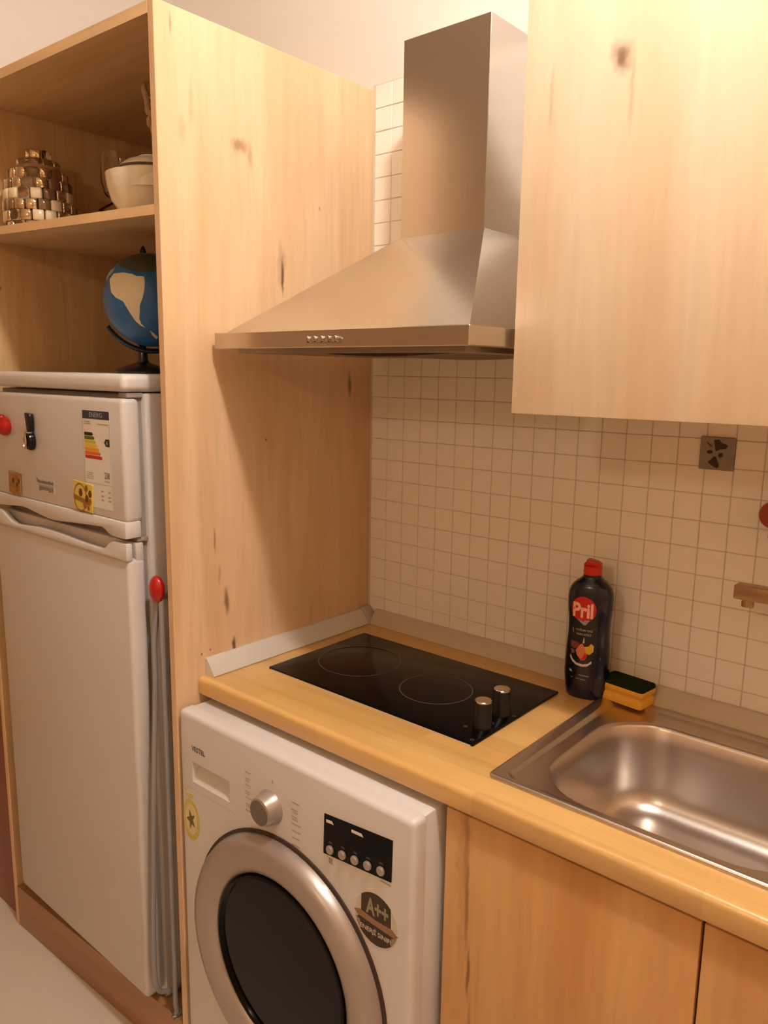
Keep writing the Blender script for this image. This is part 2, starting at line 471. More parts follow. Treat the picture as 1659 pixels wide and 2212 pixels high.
b_ = MB(); face_text(b_, '238', -.151, 1.3255, yk, .0195, .0135, bold=.025); b_.build('lettering', grey_print, lab, smooth=False)
b_ = MB()   # fine print and frame lines too small to read
for z in (1.430, 1.426): b_.box(lx0 + .005, lx0 + .03, yk, YF - .0004, z, z + .0022)
b_.box(-.18, -.139, yk, YF - .0004, 1.4265, 1.4285)
for z in (1.326, 1.322, 1.318, 1.314): b_.box(lx0 + .005, lx0 + .032, yk, YF - .0004, z, z + .0015)
b_.box(-.161, -.142, yk, YF - .0004, 1.3125, 1.3145)
b_.box(lx0 + .002, lx1 - .002, yk, YF - .0004, 1.306, 1.3066)
for x in (-.172, -.145):
    for z in (1.29, 1.28, 1.272): b_.box(x - .005, x + .005, yk, YF - .0004, z, z + .0035)
b_.box(lx1 - .0007, lx1, yk, YF - .0004, lz0, 1.434); b_.box(lx0, lx0 + .0007, yk, YF - .0004, lz0, 1.434)
b_.build('fine_print', pale_print, lab, smooth=False)['kind'] = 'stuff'

# picture magnets low on the freezer door
brown_ink = plain('brown_ink', (104, 62, 18), .5); brown_ink2 = plain('brown_ink_pale', (150, 104, 42), .5)
def picture_magnet(cx, cz, w, h, label, bg, tilt):
    t = thing('picture_magnet', label, 'magnet', (cx, YF - .0008, cz), 'picture magnets on the freezer door')
    R = lambda v: Vector((cx, 0, cz)) + Matrix.Rotation(tilt, 3, 'Y') @ (v - Vector((cx, 0, cz)))
    y1 = YF - .0008; y0 = y1 - .0022; yq = y0 - .0004
    MB().box(cx - w / 2, cx + w / 2, y0, y1, cz - h / 2, cz + h / 2, .0006, 1).xf(R).build('backing', bg, t)
    ring = MB(); n = 28
    cx_, cz_, ro, ri = cx - .13 * w, cz - .06 * h, .34 * w, .305 * w
    for i in range(n):
        a, b = 2 * PI * i / n, 2 * PI * (i + 1) / n
        ring.add([(cx_ + ro * math.cos(a), yq, cz_ + ro * 1.15 * math.sin(a)), (cx_ + ro * math.cos(b), yq, cz_ + ro * 1.15 * math.sin(b)),
                  (cx_ + ri * math.cos(b), yq, cz_ + ri * 1.15 * math.sin(b)), (cx_ + ri * math.cos(a), yq, cz_ + ri * 1.15 * math.sin(a))], [(0, 1, 2, 3)])
    ring.xf(R).build('printed_ring', brown_ink2, t, smooth=False)
    MB().prism([(cx_ - ro, cz_ - .12 * h), (cx_ + ro * 1.5, cz_ - .2 * h), (cx_ + ro * 1.5, cz_ - .05 * h), (cx_ - ro, cz_ + .06 * h)], yq - .0002, yq + .0006).xf(R).build('printed_band', brown_ink2, t, smooth=False)
    for (a, b, r, m) in [(.20, .32, .075, brown_ink2), (.38, .16, .08, brown_ink), (.22, -.04, .085, brown_ink), (.38, -.1, .06, brown_ink2), (-.10, .12, .09, brown_ink), (.30, -.36, .06, brown_ink2), (.12, -.25, .1, brown_ink2)]:
        MB().prism(disc_pts(cx + a * w, cz + b * h, r * w, 14, rz=r * w * 1.25), yq - .0003, yq + .0006).xf(R).build('printed_spot', m, t, smooth=False)
yellow_bg = plain('magnet_yellow', (222, 196, 92), .4); tan_bg = plain('magnet_tan', (168, 122, 78), .5)
picture_magnet(-.2475, 1.2735, .078, .060, 'square yellow magnet with brown ring and spots beside the energy label', yellow_bg, .06)
picture_magnet(-.562, 1.269, .060, .050, 'small dark tan picture magnet above the freezer handle, leftmost', tan_bg, .05)
tm = thing('text_magnet', 'thin grey lettered strip stuck between the two picture magnets', 'sticker', (-.412, YF - .0004, 1.263))
MB().box(-.452, -.372, YF - .0012, YF - .0004, 1.2615, 1.2945).build('strip', plain('strip_clear', (204, 196, 190), .4), tm, smooth=False)
b_ = MB(); rr = random.Random(3)
b_.prism([(-.453, 1.2950), (-.449, 1.2830), (-.4455, 1.2825), (-.4455, 1.2905)], YF - .0018, YF - .001)
x = -.444
while x < -.375:
    w = rr.uniform(.003, .006); b_.box(x, x + w, YF - .0018, YF - .001, 1.2825, 1.2825 + rr.uniform(.005, .008)); x += w + .0012
b_.box(-.445, -.3735, YF - .0018, YF - .001, 1.2775, 1.2785)
x = -.442
while x < -.38:
    w = rr.uniform(.004, .007); b_.box(x, x + w, YF - .0018, YF - .001, 1.2645 + rr.uniform(0, .004), 1.2755); x += w + .0015
b_.build('illegible_lettering', grey_print, tm, smooth=False)['kind'] = 'stuff'
# red magnet
rm = thing('round_magnet', 'glossy red round magnet on the freezer door', 'magnet', (-.588, YF, 1.403))
MB().lathe([(.020, 0), (.0225, -.006), (.022, -.012), (.016, -.019), (.006, -.022), (.0005, -.0225)], (-.586, YF, 1.402), 'y', 28).build('dome', red_plastic, rm)
MB().sphere((-.586, YF - .012, 1.421), .0085, 16, 10).build('nub', red_plastic, rm)
MB().lathe([(.012, -.010), (.0125, -.016), (.010, -.021), (.0005, -.0212)], (-.599, YF, 1.400), 'y', 20).build('dark_face', dark_gap, rm)
# bottle opener magnet
om = thing('bottle_opener', 'black and chrome bottle opener magnet on the freezer door', 'bottle opener', (-.461, YF, 1.37))
MB().prism([(-.4725, 1.4385), (-.458, 1.4365), (-.448, 1.4365), (-.4455, 1.425), (-.4465, 1.402), (-.452, 1.390), (-.464, 1.390), (-.466, 1.405), (-.4695, 1.423)], YF - .012, YF - .002, bev=.002).build('handle', black_plastic, om)
MB().lathe([(.0200, -.002), (.0205, -.008), (.018, -.014), (.012, -.016), (.009, -.013), (.0005, -.012)], (-.4605, YF, 1.3755), 'y', 28, sx=.82, sy=1.05).build('head', plain('opener_black', (24, 20, 18), .15, metal=.3), om)
MB().lathe([(.0165, -.0135), (.0165, -.017), (.0135, -.0185), (.0125, -.0165), (.0005, -.016)], (-.465, YF, 1.375), 'y', 24, sx=.5, sy=1.1).build('chrome_ring', chrome, om)
MB().box(-.472, -.449, YF - .015, YF - .006, 1.3925, 1.3965, .0012).build('collar', chrome, om)

# ================================================================== globe on the fridge
gc, gr_ = Vector((-.246, -.45, 1.684)), .098
gl = thing('desk_globe', 'blue desk globe on a black stand on top of the fridge', 'globe', (-.285, -.45, 1.5275))
navy = plain('globe_plastic', (30, 32, 40), .25, coat=.3)
ocean = plain('globe_ocean', (40, 96, 150), .4, coat=.2, noise=.35, nscale=14)
MB().lathe([(.062, .0), (.062, .004), (.052, .011), (.032, .018), (.014, .024), (.011, .030), (.010, .05)], (-.283, -.45, 1.528), 'z', 40).build('base', navy, gl)
MB().lathe([(.0075, 0), (.0075, .03), (.0115, .035), (.0115, .041)], (-.283, -.45, 1.556), 'z', 20).build('stem', navy, gl)
MB().sphere(gc, gr_, 48, 28).build('sphere', ocean, gl)
tocam = (Vector((1.2758, -1.4409, 1.5364)) - gc).normalized()
gr = Vector((0, 0, 1)).cross(tocam).normalized(); gu = tocam.cross(gr)
arc = []
for k in range(25):      # meridian arm, a half circle under and behind the ball
    a = math.radians(-148 + k * 128 / 24)
    d = gr * math.cos(a) + gu * math.sin(a) - tocam * .10
    arc.append(gc + d.normalized() * (gr_ + .011))
MB().tube(arc, .0055, 8, 1).build('arm', navy, gl)
def on_ball(px, py, k=1.004):
    dx, dy = (px - 325) / 99.0, (648 - py) / 97.0
    q = 1 - dx * dx - dy * dy
    return gc + (gr * dx + gu * dy + tocam * math.sqrt(max(q, .0))) * gr_ * k
def patch(name, pts, mat, k=1.004):
    bm = bmesh.new()
    f = bm.faces.new([bm.verts.new((a, b, 0)) for a, b in pts])
    bmesh.ops.triangulate(bm, faces=[f])
    for _ in range(3): bmesh.ops.subdivide_edges(bm, edges=bm.edges[:], cuts=1, use_grid_fill=True)
    mb = MB(); bm.verts.index_update()
    mb.add([on_ball(v.co.x, v.co.y, k) for v in bm.verts], [[v.index for v in q.verts] for q in bm.faces]); bm.free()
    return mb.build(name, mat, gl)
land = plain('globe_land', (214, 202, 172), .5); land2 = plain('globe_land_green_shaded', (62, 66, 52), .5); land3 = plain('globe_land_pale', (150, 160, 168), .5)
sa = [(965, 430), (1000, 385), (1080, 375), (1150, 385), (1180, 400), (1240, 400), (1245, 440), (1240, 500), (1225, 560), (1200, 620), (1195, 690), (1190, 730), (1205, 770), (1235, 800), (1200, 785), (1160, 750), (1120, 690), (1070, 600), (1010, 570), (975, 530), (970, 480)]
patch('continent', [(x / 3.95, 500 + y / 3.95) for x, y in sa], land)
patch('continent', [(262, 580), (275, 563), (298, 556), (330, 556), (352, 566), (348, 586), (330, 592), (305, 592), (285, 590)], land2)  # northern land darkened for the shelf's shade on the ball
patch('continent', [(236, 606), (244, 590), (256, 586), (252, 594), (243, 604), (240, 612)], land3, 1.005)
patch('continent', [(322, 708), (330, 714), (338, 722), (334, 726), (326, 718)], land, 1.005)
MB().lathe([(.007, 0), (.007, .006), (.005, .011), (.0035, .016), (.001, .018)], gc + Vector((-.012, -.006, gr_ - .002)), 'z', 14).build('axis_knob', navy, gl)
MB().sphere(gc + (gr * .20 - gu * .95 + tocam * .33).normalized() * (gr_ + .006), .009, 14, 10).build('axis_knob', navy, gl)

# ================================================================== things on the upper shelf
# dome of little glass blocks
dome = thing('glass_lantern', 'dome of small clear glass blocks on the upper shelf', 'lantern', (-.665, -.475, zsh(-.665)))
g1 = glass('block_clear', (236, 222, 200)); g2 = plain('block_mirror', (214, 190, 156), .08, metal=.9, noise=0); g3 = plain('block_smoke', (120, 86, 58), .06, coat=.8, noise=.1); g4 = plain('block_frosted', (226, 204, 168), .3, coat=.6, noise=.1)
dz, dr = .0262, random.Random(5)
rads = [.074, .077, .077, .075, .070, .060, .043, .022]
bsrc = {}
for j, r in enumerate(rads):
    nb = max(4, int(2 * PI * r / .0265))
    for i in range(nb):
        a = 2 * PI * (i + .5 * (j % 2)) / nb
        kind = dr.choice([0, 1, 1, 3, 3, 2]) if j < 5 else dr.choice([0, 1, 1, 2])
        if kind not in bsrc:
            bsrc[kind] = MB().box(-.0125, .0125, -.0065, .0065, -.0122, .0122, .0025, 1).build('glass_block', (g1, g2, g3, g4)[kind], None, ang=50)
            o = bsrc[kind]
        else:
            o = bsrc[kind].copy(); COL.objects.link(o)
        o.parent = dome
        o.location = (r * math.cos(a), r * math.sin(a), .0128 + j * dz * .93)
        o.rotation_euler = (0, 0, a + PI / 2)
MB().lathe([(.066, .0), (.066, .12), (.05, .155), (.012, .178)], (-.665, -.475, zsh(-.665) + .002), 'z', 24).build('liner', plain('liner_glass', (170, 132, 92), .2, coat=.5), dome)
# big white bowl with a striped smaller bowl upside down in it
cream = plain('bowl_glaze', (226, 214, 190), .22, coat=.4, noise=.01); stripe = plain('bowl_stripe', (92, 74, 58), .3)
bz = zsh(-.225) + .0008
bc = (-.225, -.455, bz)
bprof = [(.044, 0), (.046, .006), (.062, .018), (.078, .040), (.086, .066), (.089, .092), (.0865, .0925), (.083, .068), (.074, .042), (.058, .024), (.02, .014), (.0005, .013)]
tag(MB().lathe(bprof, bc, 'z', 48).build('serving_bowl', cream), 'large plain cream serving bowl on the upper shelf', 'bowl')
sb = thing('striped_bowl', 'smaller cream bowl with dark stripes turned over in the serving bowl', 'bowl', (bc[0] + .012, bc[1], bz + .058))
c2 = (bc[0] + .012, bc[1], bz + .058)
MB().lathe([(.0785, 0), (.0785, .015), (.0775, .026), (.0735, .038), (.066, .049), (.052, .060), (.030, .067), (.028, .070), (.0005, .070)], c2, 'z', 48).build('shell', cream, sb)
for r0, h0, r1, h1 in ((.0765, .0305, .0752, .0340), (.0733, .0395, .0695, .0455)):
    MB().lathe([(r0, h0), (r0 + .0012, h0 + .0006), (r1 + .0012, h1 - .0006), (r1, h1)], c2, 'z', 48, closed=True).build('stripe', stripe, sb)
# glass goblet behind the bowl
gobl = glass('goblet_glass', (240, 230, 214))
tag(MB().lathe([(.034, 0), (.034, .003), (.006, .008), (.005, .060), (.008, .068), (.028, .085), (.036, .11), (.037, .14), (.034, .175), (.0325, .175), (.0352, .14), (.034, .112), (.026, .09), (.004, .076), (.0005, .075)], (-.440, -.40, zsh(-.440) + .0008), 'z', 32).build('goblet', gobl), 'clear stemmed glass standing left of the serving bowl', 'glass')
# wire plate rack behind
wr = thing('wire_rack', 'dark bent wire stand behind the glass on the upper shelf', 'rack', (-.56, -.36, zsh(-.56)))
wz = zsh(-.56) + .0065
ws = lambda v: v + Vector((-.055, .045, 0))
dark_wire = plain('dark_wire', (44, 24, 14), .4, metal=.4)
MB().tube([(-.545, -.40, wz + .07), (-.49, -.41, wz + .072), (-.445, -.41, wz + .075), (-.428, -.41, wz + .05), (-.43, -.41, wz), (-.47, -.41, wz)], .0028, 8, 5).xf(ws).build('hoop', dark_wire, wr)
MB().tube([(-.545, -.36, wz + .06), (-.50, -.38, wz + .03), (-.46, -.40, wz)], .006, 8, 4).xf(ws).build('strut', dark_wire, wr)
MB().tube([(-.545, -.40, wz + .07), (-.545, -.36, wz + .06), (-.54, -.36, wz)], .0028, 8, 4).xf(ws).build('hoop', dark_wire, wr)
# tall vase with pale dried stems, mostly behind the panel
vz = zsh(-.20)
vs2 = thing('dried_stems', 'pale dried plume of stems rising behind the bowls on the upper shelf', 'dried flowers', (-.13, -.30, vz))
stem_m = plain('dried_stem', (196, 160, 128), .8)
MB().lathe([(.030, .001), (.036, .03), (.034, .07), (.022, .10), (.020, .12), (.023, .125), (.020, .124), (.017, .10), (.028, .06), (.0005, .01)], (-.13, -.30, vz), 'z', 28).build('vase', plain('vase_brown', (92, 56, 36), .4), vs2)
rs = random.Random(11)
for k in range(7):
    tip = Vector((-.318 + .0045 * k + rs.uniform(-.003, .003), -.40 + rs.uniform(-.006, .006), 2.136 - .014 * k))
    basep = Vector((-.13, -.30, vz + .06)); mid = basep.lerp(tip, .55) + Vector((.01, .01, .03))
    MB().tube([basep, mid, tip], [.0018] * 9, 6, 4).build('stem', stem_m, vs2)
    MB().sphere(tip, .0085, 10, 8, (.8, .8, 1.5)).build('plume', stem_m, vs2)

# ================================================================== folded drying rack beside the fridge
rk = thing('drying_rack', 'folded grey metal drying rack with red cap squeezed beside the fridge', 'drying rack', (-.05, -.58, .12))
MB().tube([(-.056, -.576, 1.09), (-.060, -.581, 1.06), (-.062, -.584, 1.03), (-.063, -.590, .99), (-.062, -.592, .90), (-.062, -.607, .625), (-.062, -.617, .41), (-.062, -.621, .26), (-.061, -.615, .200), (-.060, -.590, .180), (-.060, -.55, .175), (-.060, -.12, .175)], .0056, 10, 4).build('frame', tube_grey, rk)
MB().tube([(-.046, -.580, 1.10), (-.042, -.584, 1.03), (-.041, -.584, .90), (-.041, -.584, .62), (-.041, -.584, .25), (-.041, -.582, .136), (-.042, -.55, .1258), (-.044, -.12, .1258)], .0056, 10, 4).build('frame', tube_grey, rk)
MB().tube([(-.052, -.560, .93), (-.052, -.556, .6), (-.052, -.552, .20)], .0045, 8, 3).build('crossbar', tube_grey, rk)
MB().sphere((-.052, -.586, 1.102), .022, 26, 16, (.92, .62, 1.28)).build('cap', red_plastic, rk)
MB().box(-.058, -.046, -.578, -.10, 1.078, 1.09, .003).build('crossbar', tube_grey, rk)

# ================================================================== washing machine
wm = thing('washing_machine', 'white front-loading washing machine under the worktop', 'washing machine', (.31, -.3, 0))
WX0, WX1, WY, WT, WB = .006, .616, -.585, .8655, .03
MB().box(WX0 + .004, WX1 - .004, -.556, -.04, WB, WT - .004, .004, 2).build('body', white_enamel, wm)
# front panel with the drawer's hand recess let into it
hx0, hx1, hz0, hz1 = .0485, .167, .7215, .765
fp = bmesh.new()
xs, zs = [WX0, hx0, hx1, WX1], [WB, hz0, hz1, WT]
gv = [[fp.verts.new((x, WY, z)) for x in xs] for z in zs]; bv = [[fp.verts.new((x, -.556, z)) for x in xs] for z in zs]
for j in range(3):
    for i in range(3):
        if not (i == 1 and j == 1): fp.faces.new((gv[j][i], gv[j][i + 1], gv[j + 1][i + 1], gv[j + 1][i]))
        fp.faces.new((bv[j][i], bv[j + 1][i], bv[j + 1][i + 1], bv[j][i + 1]))
for i in range(3):
    fp.faces.new((gv[0][i], bv[0][i], bv[0][i + 1], gv[0][i + 1])); fp.faces.new((gv[3][i], gv[3][i + 1], bv[3][i + 1], bv[3][i]))
    fp.faces.new((gv[i][0], gv[i + 1][0], bv[i + 1][0], bv[i][0])); fp.faces.new((gv[i][3], bv[i][3], bv[i + 1][3], gv[i + 1][3]))
rec = [fp.verts.new(q) for q in ((hx0 + .004, WY + .006, hz0 + .007), (hx1 - .003, WY + .006, hz0 + .007), (hx1 - .004, WY + .022, hz1 - .004), (hx0 + .004, WY + .022, hz1 - .004))]
ho = [gv[1][1], gv[1][2], gv[2][2], gv[2][1]]
for i in range(4): fp.faces.new((ho[i], ho[(i + 1) % 4], rec[(i + 1) % 4], rec[i]))
fp.faces.new(rec)
bmesh.ops.recalc_face_normals(fp, faces=fp.faces[:])
def on_rim(e):
    a, b = e.verts
    def cls(v):
        s = set()
        if abs(v.co.x - WX0) < 1e-5: s.add('l')
        if abs(v.co.x - WX1) < 1e-5: s.add('r')
        if abs(v.co.z - WT) < 1e-5: s.add('t')
        return s
    fr_ = abs(a.co.y - WY) < 1e-5 and abs(b.co.y - WY) < 1e-5
    return (fr_ and cls(a) & cls(b)) or len(cls(a) & cls(b)) == 2
bmesh.ops.bevel(fp, geom=[e for e in fp.edges if on_rim(e)], offset=.0115, segments=5, profile=.5, affect='EDGES')
MB().from_bm(fp).build('front_panel', white_enamel, wm, ang=40)
# drawer outline
MB().box(hx0 - .020, hx1 + .012, WY - .0004, WY, .7055, .7062).build('drawer_gap', pale_print, wm, smooth=False)
# lettering
YW = WY - .0006
b_ = MB(); face_text(b_, 'VESTEL', .0705, .7945, YW, .043, .0110, bold=.012); lo = b_.build('logo_lettering', dark_print, wm, smooth=False); lo['label'] = 'dark maker lettering'
# programme dial with its printed scale
kc = (.2850, WY, .7600)
dl = MB().lathe([(.0325, 0), (.032, -.004), (.0300, -.008), (.0275, -.022), (.0262, -.0262), (.0240, -.0275), (.0005, -.0275)], kc, 'y', 40).build('dial', silver_paint, wm)
MB().lathe([(.0236, -.0277), (.0230, -.0286), (.0005, -.0286)], kc, 'y', 36).build('dial_face', dial_grey, dl)
b_ = MB(); rr = random.Random(4)
for k in range(7):
    z = .803 - k * .0128
    b_.box(.2155, .2155 + rr.uniform(.012, .022), YW, WY, z, z + .0022)
    if k % 2: b_.box(.2155, .2155 + rr.uniform(.008, .016), YW, WY, z - .0045, z - .003)
for k in range(7):
    z = .792 - k * .0135
    b_.box(.3415, .3415 + rr.uniform(.012, .024), YW, WY, z, z + .0022)
    if k in (1, 2): b_.box(.343, .343 + rr.uniform(.012, .022), YW, WY, z - .005, z - .003)
b_.box(.2895, .2925, YW, WY, .808, .815)
b_.build('programme_print', pale_print, wm, smooth=False)['kind'] = 'stuff'
# display with five buttons
dp = MB().prism([(.4235, .8040), (.5735, .8180), (.5720, .7450), (.4215, .7300)], WY - .0016, WY).build('display', black_glass, wm, smooth=False)
dp['label'] = 'black display strip with five round buttons'
zl = lambda x: .742 + (x - .4393) * (.755 - .742) / (.5516 - .4393)
for k in range(5):
    x = .4385 + k * .0282
    MB().lathe([(.0078, 0), (.0078, -.003), (.0065, -.0045), (.0005, -.0050)], (x, WY - .0016, zl(x) + .0015), 'y', 22).build('button', silver_paint, dp)
b_ = MB()
for k in range(5):
    x = .4385 + k * .0282; z = zl(x) + .0125
    b_.box(x - .005, x + .005, WY - .0020, WY - .0015, z, z + .0014); b_.box(x - .003, x + .004, WY - .0020, WY - .0015, z + .0024, z + .0038)
b_.build('button_print', ring_grey, dp, smooth=False)['kind'] = 'stuff'
for x, w in ((.4285, .017), (.4865, .026)):
    z = .7955 + (x - .4285) * .1
    MB().prism([(x, z), (x, z - .005), (x + w, z - .0035), (x + w - .004, z + .0015)], WY - .0020, WY - .0015).build('caption', white_print, dp, smooth=False)
b_ = MB(); b_.box(.4335, .4425, YW, WY, .716, .7265); b_.box(.549, .5705, YW, WY, .7365, .7385)
b_.build('small_print', pale_print, wm, smooth=False)['kind'] = 'stuff'
# energy class sticker
st = thing('energy_sticker', 'dark round sticker reading A++ on the washing machine front', 'sticker', (.5405, WY, .662))
sc = (.5405, .6625); SR = .0455
ss = plain('sticker_dark', (62, 44, 26), .45); sr_ = plain('sticker_ribbon', (150, 112, 78), .45); sg = plain('sticker_grey', (150, 136, 116), .4); sclr = plain('sticker_clear', (206, 196, 184), .3)
y1 = WY; y0 = WY - .0006
MB().prism(disc_pts(sc[0], sc[1], SR, 40), y0 + .0002, y1).build('backing', sclr, st, smooth=False)
MB().prism([(-.032 + sc[0], sc[1] - .002)] + [(sc[0] + x, sc[1] + math.sqrt(SR ** 2 - x * x)) for x in [-.0315 + .063 * i / 14 for i in range(15)]] + [(.032 + sc[0], sc[1] - .002)], y0 - .0003, y1).build('upper_field', ss, st, smooth=False)
MB().prism([(sc[0] + SR * math.cos(a), sc[1] + SR * math.sin(a)) for a in [PI + .32 + (PI - .64) * i / 20 for i in range(21)]] + [(sc[0] + .034, sc[1] - .006), (sc[0] - .034, sc[1] - .006)], y0 - .0003, y1).build('lower_field', ss, st, smooth=False)
for s in (-1, 1):
    MB().prism([(sc[0] + s * SR * math.cos(a), sc[1] + SR * math.sin(a)) for a in [-.75 + .5 * i / 6 for i in range(7)]] + [(sc[0] + s * .034, sc[1] - .016)], y0 - .0004, y1).build('edge_flash', sg, st, smooth=False)
MB().prism([(sc[0] - .047, sc[1] - .001), (sc[0] - .035, sc[1] + .004), (sc[0], sc[1] - .001), (sc[0] + .035, sc[1] + .000), (sc[0] + .047, sc[1] - .008), (sc[0] + .040, sc[1] - .013), (sc[0], sc[1] - .011), (sc[0] - .040, sc[1] - .008)], y0 - .0006, y1).build('ribbon', sr_, st, smooth=False)
b_ = MB(); face_text(b_, 'A++', sc[0] + .003, sc[1] + .020, y0 - .0008, .048, .030, bold=.035); b_.build('lettering', plain('sticker_letters', (150, 146, 116), .5), st, smooth=False)
b_ = MB(); face_text(b_, 'ENERJİ SINIFI', sc[0], sc[1] - .0235, y0 - .0008, .066, .0140, bold=.012); b_.build('lettering', white_print, st, smooth=False)
# yellow star sticker
sy = thing('star_sticker', 'faded yellow oval sticker with a star on the washing machine', 'sticker', (.0415, WY, .637))
sol = plain('sticker_yellow', (206, 188, 104), .5); sol2 = plain('sticker_pale', (222, 208, 160), .5); olive = plain('sticker_olive', (110, 96, 40), .5)
oc = (.0405, .634)
MB().prism(disc_pts(oc[0], oc[1], .0275, 32, rz=.046), y0 + .0002, y1).build('oval', sol, sy, smooth=False)
MB().prism(disc_pts(oc[0], oc[1], .0195, 32, rz=.034), y0 - .0002, y1).build('oval_centre', sol2, sy, smooth=False)
MB().prism([(oc[0] + (.016 if i % 2 == 0 else .0065) * math.cos(PI / 2 + .35 + i * PI / 5), oc[1] + (.023 if i % 2 == 0 else .0095) * math.sin(PI / 2 + .35 + i * PI / 5)) for i in range(10)], y0 - .0005, y1).build('star', olive, sy, smooth=False)
b_ = MB(); b_.box(.0225, .052, y0, y1, .6885, .692); b_.box(.024, .047, y0, y1, .683, .686); b_.prism([(.0195, .7), (.0235, .692), (.0275, .7)], y0, y1)
b_.build('faded_print', sol, sy, smooth=False)
# door: dark gap, silver ring, dark glass bowl
dc = (.316, WY, .4565)
wd = MB().lathe([(.2475, .004), (.2475, -.004), (.242, -.020), (.235, -.028), (.222, -.0315), (.204, -.0305), (.190, -.026), (.179, -.019), (.1735, -.010), (.1735, .004)], dc, 'y', 72, closed=True).build('door', silver_paint, wm)
MB().lathe([(.2540, .001), (.2540, -.0035), (.2470, -.0045), (.2420, .001)], dc, 'y', 72, closed=True).build('door_gap_shade', plain('gap_shade', (62, 46, 36), .5), wm)  # dark ring puts the gap's shadow round the door into colour
MB().lathe([(.1734, -.011), (.1715, -.0185), (.167, -.0195), (.1625, -.015), (.158, -.004), (.155, .0), (.158, .004), (.1734, .004)], dc, 'y', 64, closed=True).build('glass_rim', black_glass, wd)
MB().lathe([(.164, -.012), (.159, -.010), (.147, .002), (.130, .007), (.0005, .0075)], dc, 'y', 64).build('porthole', door_glass, wd)
for r, yy in ((.133, .0025), (.156, -.0075)):
    MB().lathe([(r, yy + .004), (r + .0015, yy), (r - .0015, yy - .001), (r - .003, yy + .004)], dc, 'y', 64, closed=True).build('porthole_ridge', black_glass, wd)
# door handle on the right of the ring
hd = MB().prism([(.506, .455), (.540, .460), (.5455, .43), (.5445, .39), (.508, .39)], WY - .0345, WY - .02, bev=.004).build('handle', silver_paint, wd)
MB().prism([(.541, .457), (.548, .453), (.5505, .425), (.5495, .39), (.5435, .39), (.5455, .43)], WY - .031, WY - .008).build('handle_gap', dark_gap, wd)
for x in (.06, .56):
    for y in (-.5, -.1):
        MB().lathe([(.02, 0), (.02, .01), (.012, .012), (.012, .032)], (x, y, .0), 'z', 16).build('foot', black_plastic, wm)

# ================================================================== worktop
wood_top = wood('worktop_wood', (222, 180, 114), (208, 162, 96), (120, 76, 34), 'x', 2.2, rough=.30, coat=.35, staves=True)
WZ0, WZ1 = .8773, .9143
wt = bmesh.new()
xs, ys = [.0015, .702, 1.125, 1.95], [-.53, -.452, -.062, -.0085]
top = [[wt.verts.new((x, y, WZ1)) for x in xs] for y in ys]; bot = [[wt.verts.new((x, y, WZ0)) for x in xs] for y in ys]
for j in range(3):
    for i in range(3):
        if i == 1 and j == 1: continue
        wt.faces.new((top[j][i], top[j][i + 1], top[j + 1][i + 1], top[j + 1][i])); wt.faces.new((bot[j][i], bot[j + 1][i], bot[j + 1][i + 1], bot[j][i + 1]))
for i in range(3):
    wt.faces.new((top[0][i], bot[0][i], bot[0][i + 1], top[0][i + 1])); wt.faces.new((top[3][i], top[3][i + 1], bot[3][i + 1], bot[3][i]))
    wt.faces.new((top[i][0], top[i + 1][0], bot[i + 1][0], bot[i][0])); wt.faces.new((top[i][3], bot[i][3], bot[i + 1][3], top[i + 1][3]))
for (a, b) in (((1, 1), (1, 2)), ((1, 2), (2, 2)), ((2, 2), (2, 1)), ((2, 1), (1, 1))):
    wt.faces.new((top[a[0]][a[1]], top[b[0]][b[1]], bot[b[0]][b[1]], bot[a[0]][a[1]]))
bmesh.ops.recalc_face_normals(wt, faces=wt.faces[:])
es = [e for e in wt.edges if all(abs(v.co.y + .53) < 1e-5 and abs(v.co.z - WZ1) < 1e-5 for v in e.verts)]
bmesh.ops.bevel(wt, geom=es, offset=.010, segments=5, profile=.5, affect='EDGES')
es = [e for e in wt.edges if all(abs(v.co.y + .53) < 1e-5 and abs(v.co.z - WZ0) < 1e-5 for v in e.verts)]
bmesh.ops.bevel(wt, geom=es, offset=.004, segments=2, profile=.5, affect='EDGES')
tag(MB().from_bm(wt).build('worktop', wood_top, ang=40), 'long honey-coloured wooden worktop with rounded front edge', 'worktop')
# seal profiles where the worktop meets panel and wall
prof = [(.0, .0), (.026, .0), (.0275, .003), (.024, .010), (.016, .022), (.010, .032), (.006, .0365), (.0, .0365)]
struct(MB().prism([(-.0085 - a, WZ1 + b) for a, b in prof], .034, 1.95, 'x').build('trim_1', plain('seal_wall', (196, 180, 156), .36, coat=.2, noise=.03)), 'beige seal strip along the wall behind the worktop')
lm = MB()
lm.prism([(.0005 + a * 1.12, WZ1 + b * .98) for a, b in prof], -.513, -.036, 'y')
struct(lm.build('trim_2', seal_m), 'whitish seal strip along the pine panel beside the hob')
struct(MB().prism([(.001, WZ1), (.001, WZ1 + .041), (.012, WZ1 + .041), (.033, WZ1 + .018), (.035, WZ1)], -.037, -.0085, 'y', bev=.002).build('trim_3', seal_m2), 'seal corner piece')

